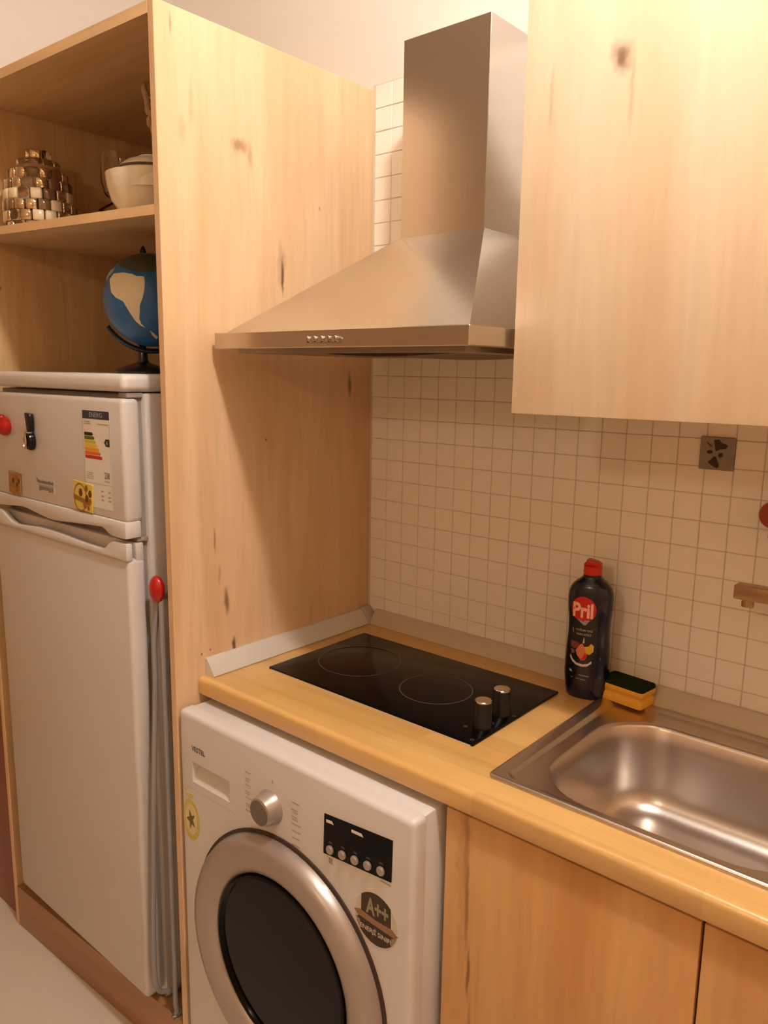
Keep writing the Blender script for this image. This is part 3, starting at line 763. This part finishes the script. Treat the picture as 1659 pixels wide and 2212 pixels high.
# ================================================================== hob
hb = thing('hob', 'black glass two-ring hob set in the worktop', 'hob', (.335, -.253, WZ1))
HX0, HX1, HY0, HY1, HT = .0755, .5955, -.4040, -.1027, WZ1 + .006
MB().box(HX0, HX1, HY0, HY1, WZ1 + .0002, HT, .0015, 2).build('glass_plate', black_glass, hb)
MB().box(HX0 + .004, HX1 - .004, HY0 - .0012, HY0 + .004, WZ1 + .0001, WZ1 + .0022).build('sealant', plain('sealant', (206, 186, 160), .5), hb)
for cx, cy, r in ((.193, -.247, .0905), (.409, -.259, .0735)):
    MB().lathe([(r, 0), (r, .0003), (r - .002, .0003), (r - .002, 0)], (cx, cy, HT), 'z', 64, closed=True).build('cooking_zone', ring_grey, hb)
for cx, cy in ((.5705, -.3365), (.5675, -.2705)):
    k_ = MB().lathe([(.0175, 0), (.0175, .003), (.0158, .006), (.0158, .046), (.015, .0475), (.0005, .0475)], (cx, cy, HT), 'z', 32).build('knob', black_plastic, hb)
    MB().lathe([(.0152, .0470), (.0152, .0492), (.0142, .0502), (.0005, .0500)], (cx, cy, HT), 'z', 32).build('knob_cap', chrome, k_)
for cx, cy in ((.548, -.357), (.577, -.315), (.590, -.262), (.586, -.392)):
    MB().lathe([(.0035, 0), (.0035, .0003), (.002, .0003), (.002, 0)], (cx, cy, HT), 'z', 18, closed=True).build('dial_mark', ring_grey, hb)

# ================================================================== cooker hood
hd_ = thing('cooker_hood', 'stainless steel chimney cooker hood over the hob', 'cooker hood', (.316, -.01, 1.574))
QX0, QX1, QY, QZ0, QZ1 = .017, .615, -.4824, 1.574, 1.6085
YB = -.0085
rim = MB()
rim.box(QX0, QX1, QY, YB, QZ0 + .004, QZ1, .0015, 1)
rim.build('canopy_lip', hood_steel, hd_)
CX0, CX1, CY, CZ = .2205, .4250, -.17, 1.8055
def pyr():
    a = [(QX0 + .028, QY + .006, QZ1 - .0005), (QX1 - .004, QY + .006, QZ1 - .0005), (QX1 - .004, YB, QZ1 - .0005), (QX0 + .028, YB, QZ1 - .0005)]
    b = [(CX0, CY, CZ), (CX1, CY, CZ), (CX1, YB, CZ), (CX0, YB, CZ)]
    return MB().add(a + b, [(0, 1, 5, 4), (1, 2, 6, 5), (2, 3, 7, 6), (3, 0, 4, 7), (0, 1, 2, 3), (4, 5, 6, 7)])
pyr().build('canopy', hood_steel, hd_, smooth=False)
MB().box(CX0 + .0015, CX1 - .0015, CY + .0015, YB, CZ - .002, 2.174, .001, 1).build('chimney', hood_steel_v, hd_)
MB().box(QX0 + .03, QX1 - .03, QY + .035, -.05, 1.5705, 1.5785).build('grease_filter', plain('filter_metal', (150, 140, 128), .4, metal=.8), hd_, smooth=False)
MB().prism([(.20 + .36 * i / 16, 1.5725 - .0075 * math.sin(PI * i / 16)) for i in range(17)] + [(.56, 1.5735), (.20, 1.5735)], -.40, -.12, 'y').build('lamp_cover', plain('lamp_cover', (70, 44, 26), .4), hd_)
for x in (.2822, .2990, .3158, .3326, .3480):
    MB().lathe([(.0062, .003), (.0062, -.006), (.0052, -.0085), (.0005, -.0088)], (x, QY, 1.5918), 'y', 18).build('button', chrome, hd_)

# ================================================================== wall cabinets
wood_door = wood('pine_wall_door', (236, 214, 184), (228, 200, 164), PD, 'z', 11.3, [((.772, -.372, 1.959), (.017, .05, .026), .55), ((.772, -.372, 1.959), (.007, .05, .013), .6), ((.668, -.372, 1.93), (.004, .05, .05), .22), ((.80, -.372, 2.03), (.003, .05, .004), .6), ((.79, -.372, 1.92), (.004, .05, .06), .25)], streak=.4)
wc = thing('wall_cabinet', 'pale pine wall cabinet with plain door right of the hood', 'cabinet', (.0, 0, 0))
MB().box(.6195, 1.2195, -.3535, YB - .0005, 1.4865, 2.172, .001, 1).build('carcass', wood_shelf, wc)
MB().box(.6232, 1.2175, -.3725, -.3545, 1.4770, 2.171, .0015, 2).build('door', wood_door, wc)

# ================================================================== base cabinets
KD = [((.668, -.52, .83), (.006, .05, .10), .35), ((.672, -.52, .72), (.0045, .05, .09), .55), ((.678, -.52, .60), (.004, .05, .05), .75), ((.684, -.52, .45), (.004, .05, .12), .5), ((.662, -.52, .78), (.013, .05, .2), .22)]
wood_low = wood('pine_base_door', (216, 166, 106), (200, 144, 84), PD, 'z', 6.4, KD, streak=.6)
wood_low2 = wood('pine_base_door_plain', (216, 166, 106), (200, 144, 84), PD, 'z', 16.4, streak=.6)
bcab = thing('base_cabinet', 'two-door pine base cabinet under the sink beside the washing machine', 'cabinet', (0, 0, 0))
KX0, KX1 = .6255, 1.4205
for x in (KX0, KX1 - .018):
    MB().box(x, x + .018, -.50, -.012, .10, .8765, .001, 1).build('side_panel', wood_shelf, bcab)
MB().box(KX0 + .019, KX1 - .019, -.50, -.012, .10, .118).build('bottom_panel', wood_shelf, bcab, smooth=False)
MB().box(KX0 + .019, KX1 - .019, -.02, -.012, .119, .8765).build('back_panel', wood_shelf, bcab, smooth=False)
MB().box(KX0 + .019, KX1 - .019, -.50, -.485, .84, .8765).build('shaded_front_rail', dark_gap, bcab, smooth=False)  # rail coloured dark for the shade in the gap under the worktop
MB().box(KX0 + .002, 1.0200, -.52, -.502, .104, .8690, .0018, 2).build('door', wood_low, bcab)
MB().box(1.0235, KX1 - .0018, -.52, -.502, .104, .8690, .0018, 2).build('door', wood_low2, bcab)
MB().box(KX0, KX1, -.46, -.445, .0, .0995).build('plinth', wood_base, bcab, smooth=False)

# ================================================================== sink
sk = thing('sink', 'stainless steel inset sink with rounded bowl', 'sink', (.92, -.25, WZ1))
def rrect(x0, x1, y0, y1, r, z, n=9):
    pts = []
    for cx, cy, a in ((x1 - r, y1 - r, 0), (x0 + r, y1 - r, PI / 2), (x0 + r, y0 + r, PI), (x1 - r, y0 + r, 3 * PI / 2)):
        for i in range(n + 1):
            t = a + PI / 2 * i / n
            pts.append((cx + r * math.cos(t), cy + r * math.sin(t), z))
    # subdivide the straights so the loops bridge evenly
    return pts
SX0, SX1, SY0, SY1 = .668, 1.168, -.4705, -.0385
BX0, BX1, BY0, BY1 = .729, 1.112, -.442, -.108
Z = WZ1
loops = [rrect(SX0, SX1, SY0, SY1, .010, Z + .0003), rrect(SX0 + .0002, SX1 - .0002, SY0 + .0002, SY1 - .0002, .010, Z + .0035),
         rrect(SX0 + .0018, SX1 - .0018, SY0 + .0018, SY1 - .0018, .009, Z + .0062), rrect(SX0 + .0045, SX1 - .0045, SY0 + .0045, SY1 - .0045, .009, Z + .0072),
         rrect(SX0 + .008, SX1 - .008, SY0 + .007, SY1 - .008, .011, Z + .0066), rrect(SX0 + .021, SX1 - .021, SY0 + .0125, SY1 - .022, .018, Z + .0062),
         rrect(SX0 + .0245, SX1 - .0245, SY0 + .0145, SY1 - .0255, .019, Z + .0050), rrect(SX0 + .029, SX1 - .029, SY0 + .0165, SY1 - .030, .020, Z + .0008),
         rrect(SX0 + .033, SX1 - .033, SY0 + .0185, SY1 - .034, .020, Z + .0002),
         rrect(BX0 - .010, BX1 + .010, BY0 - .006, BY1 + .010, .105, Z + .0008), rrect(BX0 - .004, BX1 + .004, BY0 - .003, BY1 + .004, .100, Z + .0000),
         rrect(BX0, BX1, BY0, BY1, .096, Z - .006), rrect(BX0 + .004, BX1 - .004, BY0 + .004, BY1 - .004, .094, Z - .03),
         rrect(BX0 + .012, BX1 - .012, BY0 + .012, BY1 - .012, .088, Z - .11), rrect(BX0 + .018, BX1 - .018, BY0 + .018, BY1 - .018, .082, Z - .135),
         rrect(BX0 + .032, BX1 - .032, BY0 + .032, BY1 - .032, .072, Z - .151), rrect(BX0 + .055, BX1 - .055, BY0 + .055, BY1 - .055, .058, Z - .157),
         rrect(BX0 + .11, BX1 - .11, BY0 + .11, BY1 - .11, .04, Z - .159), rrect(.885, .955, -.31, -.24, .0349, Z - .161)]
b_ = MB(); n = len(loops[0])
for k, lp_ in enumerate(loops): b_.v += lp_
for k in range(len(loops) - 1):
    for i in range(n):
        j = (i + 1) % n
        b_.f.append((k * n + i, k * n + j, (k + 1) * n + j, (k + 1) * n + i)); b_.mi.append(0)
b_.f.append(tuple((len(loops) - 1) * n + i for i in range(n))); b_.mi.append(0)
b_.build('basin', sink_steel, sk, ang=50)
dr_ = MB().lathe([(.040, .0), (.040, .002), (.036, .0035), (.030, .001), (.026, -.004), (.0005, -.006)], (.92, -.275, Z - .1602), 'z', 36).build('drain', chrome, sk)
for k in range(8):
    a = 2 * PI * k / 8
    MB().lathe([(.0035, 0), (.0035, .0006), (.0005, .0006)], (.92 + .016 * math.cos(a), -.275 + .016 * math.sin(a), Z - .1655), 'z', 10).build('drain_hole', dark_gap, dr_)

# ================================================================== wall tap and stop valve at the right edge
tp = thing('wall_tap', 'brassy wall-mounted tap with boxy spout above the sink', 'tap', (.965, -.03, 1.17))
brass = plain('tap_metal', (176, 150, 116), .28, metal=.85)
MB().box(.9015, 1.06, -.098, -.070, 1.1720, 1.1965, .003, 2).build('spout', brass, tp)
MB().lathe([(.010, 0), (.010, .008), (.0085, .012), (.0085, .016)], (.9225, -.084, 1.160), 'z', 20).build('nozzle', brass, tp)
MB().lathe([(.028, -.0085), (.028, -.014), (.018, -.020), (.014, -.03), (.014, -.075)], (1.05, 0, 1.184), 'y', 28).build('wall_flange', chrome, tp)
MB().box(1.035, 1.065, -.10, -.05, 1.165, 1.235, .006, 2).build('valve_body', brass, tp)
sv = thing('stop_valve', 'red-brown stop valve knob on the tiles at the right edge', 'valve', (.935, 0, 1.30))
MB().lathe([(.009, -.0085), (.009, -.03), (.019, -.034), (.0225, -.04), (.023, -.050), (.020, -.057), (.008, -.060), (.0005, -.060)], (.9395, 0, 1.3130), 'y', 26).build('knob', plain('valve_red', (150, 62, 36), .35), sv)
MB().lathe([(.022, -.0085), (.022, -.012), (.014, -.018), (.012, -.034)], (.9395, 0, 1.3125), 'y', 24).build('flange', plain('valve_dark', (70, 44, 24), .4, metal=.5), sv)
MB().tube([(.9395, -.026, 1.305), (.9375, -.026, 1.285), (.9375, -.026, 1.270)], .009, 12, 3).build('outlet', plain('valve_dark', (70, 44, 24)), sv)

# ================================================================== decorative tile on the wall
dt = thing('decor_tile', 'small grey square tile with dark flower motif under the wall cabinet', 'tile', (.828, -.0075, 1.375))
ex0, ex1, ez0, ez1 = .7985, .8577, 1.3755, 1.4340
MB().box(ex0, ex1, -.0125, -.0074, ez0, ez1, .0012, 1).build('plate', plain('decor_grey', (138, 128, 118), .3, metal=.25, noise=.25, nscale=60), dt)
ec = ((ex0 + ex1) / 2, (ez0 + ez1) / 2)
petal = plain('decor_dark', (48, 32, 20), .4)
def leaf(pts, nm='petal'):
    MB().prism([(ec[0] + a * .001, ec[1] + b * .001) for a, b in pts], -.0134, -.0122).build(nm, petal, dt, smooth=False)
leaf([(-2, 4), (-6, 24), (2, 25), (8, 19), (18, 16), (15, 9), (6, 8)])
leaf([(-4, -5), (-14, -16), (-7, -21), (2, -26), (6, -22), (3, -14), (-1, -6)])
leaf([(-17, 3), (-13, 6), (-8, 5), (-7, 1), (-12, -1), (-16, 0)])
leaf([(4, 1), (9, 2), (11, -3), (7, -7), (3, -4)])
leaf([(-18, 20), (-10, 14), (-9, 11), (-17, 17)])

# ================================================================== washing-up liquid
BC = Vector((.6375, -.0725, WZ1 + .0004)); TH = math.radians(14)
bt = thing('washing_up_liquid', 'dark blue washing-up liquid bottle with red cap by the wall', 'bottle', BC)
prof_b = [(.0, .0345, .021), (.004, .0375, .0235), (.018, .0405, .026), (.045, .0435, .0285), (.075, .0435, .0285), (.105, .0425, .028), (.135, .0405, .027), (.160, .0410, .0272), (.185, .0435, .0285), (.205, .0440, .0285), (.218, .0425, .0275), (.228, .0380, .0255), (.236, .0310, .022), (.242, .0230, .0185), (.246, .0185, .0165), (.252, .0170, .0160)]
def ab(z):
    for i in range(len(prof_b) - 1):
        z0, a0, b0 = prof_b[i]; z1, a1, b1 = prof_b[i + 1]
        if z0 <= z <= z1:
            t = (z - z0) / (z1 - z0); return a0 + (a1 - a0) * t, b0 + (b1 - b0) * t
    return prof_b[-1][1:]
Rb = Matrix.Rotation(TH, 3, 'Z')
SCL = .985
def Wb(v): return BC + Rb @ Vector((v[0] * SCL, v[1] * SCL, v[2] * SCL))
def body_loop(z, k=1.0, n=48):
    a, b = ab(z); e = 2.35
    out = []
    for i in range(n):
        t = 2 * PI * i / n; c, s = math.cos(t), math.sin(t)
        out.append((math.copysign(abs(c) ** (2 / e), c) * a * k, math.copysign(abs(s) ** (2 / e), s) * b * k, z))
    return out
zz = []
for i in range(len(prof_b) - 1):
    for s in range(3): zz.append(prof_b[i][0] + (prof_b[i + 1][0] - prof_b[i][0]) * s / 3)
zz.append(prof_b[-1][0])
b_ = MB(); n = 48
for z in zz: b_.v += body_loop(z)
for k in range(len(zz) - 1):
    for i in range(n):
        j = (i + 1) % n; b_.f.append((k * n + i, k * n + j, (k + 1) * n + j, (k + 1) * n + i)); b_.mi.append(0)
b_.f.append(tuple(range(n))); b_.f.append(tuple((len(zz) - 1) * n + i for i in range(n))); b_.mi += [0, 0]
bottle_m = plain('bottle_navy', (13, 17, 44), .22, coat=.25, noise=.05)
b_.xf(Wb).build('bottle_body', bottle_m, bt, ang=60)
capz = .2515
b_ = MB().lathe([(.0178, 0), (.0178, .016), (.0165, .0175)], (0, 0, capz), 'z', 32)
b_.prism([(-.0165, capz + .0165), (.0165, capz + .0165), (.0155, capz + .0215), (.008, capz + .026), (-.006, capz + .0285), (-.0125, capz + .0285), (-.010, capz + .025), (-.0155, capz + .022)], -.0115, .0115, bev=.002)
b_.xf(Wb).build('cap', plain('cap_red', (196, 34, 14), .35), bt)
def on_bottle(u, z, off):
    a, b = ab(z); e = 2.35
    q = min(abs(u / a), .999)
    y = -b * (1 - q ** e) ** (1 / e)
    return Wb((u, y - off, z))
def print2d(name, pts, mat, off, cuts=3):
    bm = bmesh.new()
    f = bm.faces.new([bm.verts.new((a, b, 0)) for a, b in pts])
    bmesh.ops.triangulate(bm, faces=[f])
    for _ in range(cuts): bmesh.ops.subdivide_edges(bm, edges=bm.edges[:], cuts=1, use_grid_fill=True)
    bm.verts.index_update()
    mb = MB(); mb.add([on_bottle(v.co.x, v.co.y, off) for v in bm.verts], [[v.index for v in q.verts] for q in bm.faces]); bm.free()
    return mb.build(name, mat, lbl, smooth=True, ang=180)
def text_on_bottle(body, u, z, w, h, mat, off, bold=.0):
    v, f = text_geo(body, bold=bold)
    x0 = min(a.x for a in v); x1 = max(a.x for a in v); y0 = min(a.y for a in v); y1 = max(a.y for a in v)
    mb = MB(); mb.add([on_bottle(u + a.x * w / (x1 - x0), z + a.y * h / (y1 - y0), off) for a in v], f)
    return mb.build('lettering', mat, lbl, smooth=False)
lab_black = plain('label_black', (12, 12, 20), .3, coat=.3)
lbl = MB()
u0, u1 = -.0355, .0215
g_ = []
for k in range(25):
    for i in range(13):
        g_.append(on_bottle(u0 + (u1 - u0) * i / 12, .022 + (.208 - .022) * k / 24, .0003))
lbl.add(g_, [(k * 13 + i, k * 13 + i + 1, (k + 1) * 13 + i + 1, (k + 1) * 13 + i) for k in range(24) for i in range(12)])
lbl = lbl.build('label', lab_black, bt, ang=180)
red_l = plain('label_red', (196, 26, 30), .35); pink_l = plain('label_pink', (250, 190, 170), .4)
yellow_l = plain('label_yellow', (226, 178, 40), .4); orange_l = plain('label_orange', (214, 120, 76), .4); mauve_l = plain('label_mauve', (120, 62, 62), .4); pale_l = plain('label_pale', (206, 196, 192), .4); silver_l = plain('label_silver', (150, 156, 160), .4)
uc = -.0075
print2d('red_disc', disc_pts(uc, .1855, .0245, 30, rz=.0255), red_l, .0006)
text_on_bottle('Pril', uc - .0012, .1835, .0400, .0300, pink_l, .0010, .035)
print2d('white_wedge', [(uc - .012, .1655), (uc, .161), (uc + .004, .1635), (uc + .013, .1645), (uc + .006, .1545), (uc + .0025, .1535), (uc - .004, .158)], silver_l, .0008)
text_on_bottle('YOĞUN YAĞ', uc + .003, .1440, .0330, .0052, pale_l, .0008)
text_on_bottle('HIZLI ETKİ', uc + .003, .1355, .0285, .0052, pale_l, .0008)
print2d('icon', [(uc - .0205, .146), (uc - .0185, .146), (uc - .0165, .134), (uc - .0185, .136), (uc - .0205, .141)], grey_print, .0008, 1)
print2d('fruit', [(uc - .022, .119), (uc - .004, .117), (uc - .006, .108), (uc - .013, .104), (uc - .021, .106)], mauve_l, .0007)
print2d('fruit', [(uc + .005, .1100), (uc + .014, .1125), (uc + .0185, .1185), (uc + .0235, .1145), (uc + .0235, .103), (uc + .017, .096), (uc + .010, .0965)], yellow_l, .0007)
print2d('fruit', [(uc - .003, .114), (uc + .002, .1165), (uc + .008, .104), (uc + .012, .092), (uc + .008, .084), (uc + .001, .082), (uc - .008, .092), (uc - .011, .101)], orange_l, .0009)
print2d('fruit', [(uc - .001, .083), (uc + .009, .085), (uc + .012, .092), (uc + .008, .099), (uc + .004, .09)], red_l, .0011)
print2d('splash', [(uc - .021, .091), (uc - .016, .082), (uc - .008, .076), (uc + .004, .0745), (uc + .014, .077), (uc + .021, .084), (uc + .0215, .079), (uc + .013, .0715), (uc + .002, .0695), (uc - .009, .0715), (uc - .017, .077), (uc - .022, .085)], pale_l, .0008)
print2d('splash', [(uc - .021, .103), (uc - .014, .101), (uc - .013, .094), (uc - .019, .093)], plain('label_dusk', (128, 84, 84), .4), .0008)
print2d('sparkle', [(uc + .0035, .1285), (uc + .0045, .1285), (uc + .0055, .118), (uc + .002, .117)], pale_l, .0007, 1)
print2d('mark', [(uc - .022, .0605), (uc - .0165, .0585), (uc - .0165, .0545), (uc - .0215, .0570)], pale_l, .0007, 1)
print2d('fine_print', [(uc - .002, .0525), (uc + .018, .0515), (uc + .018, .0502), (uc - .002, .0512)], silver_l, .0007, 1)
print2d('fine_print', [(uc - .018, .0455), (uc + .012, .0435), (uc + .012, .0415), (uc - .018, .0435)], grey_print, .0007, 1)
print2d('droplet', [(.0270, .0890), (.0285, .0930), (.0310, .0900), (.0300, .0860), (.0280, .0860)], plain('droplet', (52, 66, 92), .4), .0006, 1)

# ================================================================== sponge
SP = Vector((.7135, -.0515, WZ1 + .0062)); RS = Matrix.Rotation(math.radians(-7), 3, 'Z')
sp = thing('sponge', 'yellow sponge with dark green scouring side beside the bottle', 'sponge', SP)
foam = plain('sponge_foam', (238, 176, 64), .95, noise=.1, nscale=180, bump=.5, bscale=500)
scour = plain('scourer', (34, 44, 20), 1.0, noise=.3, nscale=300, bump=.9, bscale=600, spec=.1)
hw, hdp = .045, .0265
def sp_loop(k, z, bul=0):
    return rrect(-hw * k - bul, hw * k + bul, -hdp * k - bul, hdp * k + bul, .006, z, 4)
L_ = [sp_loop(.97, 0), sp_loop(1.0, .003), sp_loop(1.01, .009), sp_loop(1.0, .0145), sp_loop(.93, .0165), sp_loop(.91, .0190), sp_loop(.95, .0210), sp_loop(1.01, .0225), sp_loop(1.025, .029), sp_loop(1.02, .0335)]
b_ = MB(); n = len(L_[0])
for q in L_: b_.v += q
for k in range(len(L_) - 1):
    for i in range(n):
        j = (i + 1) % n; b_.f.append((k * n + i, k * n + j, (k + 1) * n + j, (k + 1) * n + i)); b_.mi.append(0)
b_.f.append(tuple(range(n))); b_.f.append(tuple((len(L_) - 1) * n + i for i in range(n))); b_.mi += [0, 0]
b_.xf(lambda v: SP + RS @ v).build('foam', foam, sp, ang=60)
b_ = MB(); L_ = [sp_loop(1.02, .0332), sp_loop(1.015, .038), sp_loop(.99, .0405)]
for q in L_: b_.v += q
for k in range(2):
    for i in range(n):
        j = (i + 1) % n; b_.f.append((k * n + i, k * n + j, (k + 1) * n + j, (k + 1) * n + i)); b_.mi.append(0)
b_.f.append(tuple(range(n))); b_.f.append(tuple(2 * n + i for i in range(n))); b_.mi += [0, 0]
b_.xf(lambda v: SP + RS @ v).build('scouring_pad', scour, sp, ang=60)

# ================================================================== ceiling lamp and added fill bulb (out of frame)
def ceiling_or_fill_bulb(pos, strength, label, r=.05, col=LAMP_COL):
    t = thing('ceiling_or_fill_bulb', label, 'lamp', (pos[0], pos[1], 3.0))
    MB().lathe([(.05, 0), (.05, -.012), (.022, -.02), (.018, -.04)], (pos[0], pos[1], 2.9995), 'z', 28).build('holder', white_plastic, t)
    MB().tube([(pos[0], pos[1], 2.965), (pos[0], pos[1], pos[2] + r * .9)], .004, 8, 0).build('cord', black_plastic, t)
    m = emit('bulb_glow_%d' % int(strength), col, strength)
    MB().sphere(pos, r, 24, 14).build('bulb', m, t)
    return t
ceiling_or_fill_bulb(LAMP_POS, LAMP_STRENGTH, 'bare round bulb on the ceiling above the worktop', .06)
ceiling_or_fill_bulb((.75, -2.3, 2.15), FILL_STRENGTH, 'unseen fill bulb added on a cord at the back of the room', .06, FILL_COL)
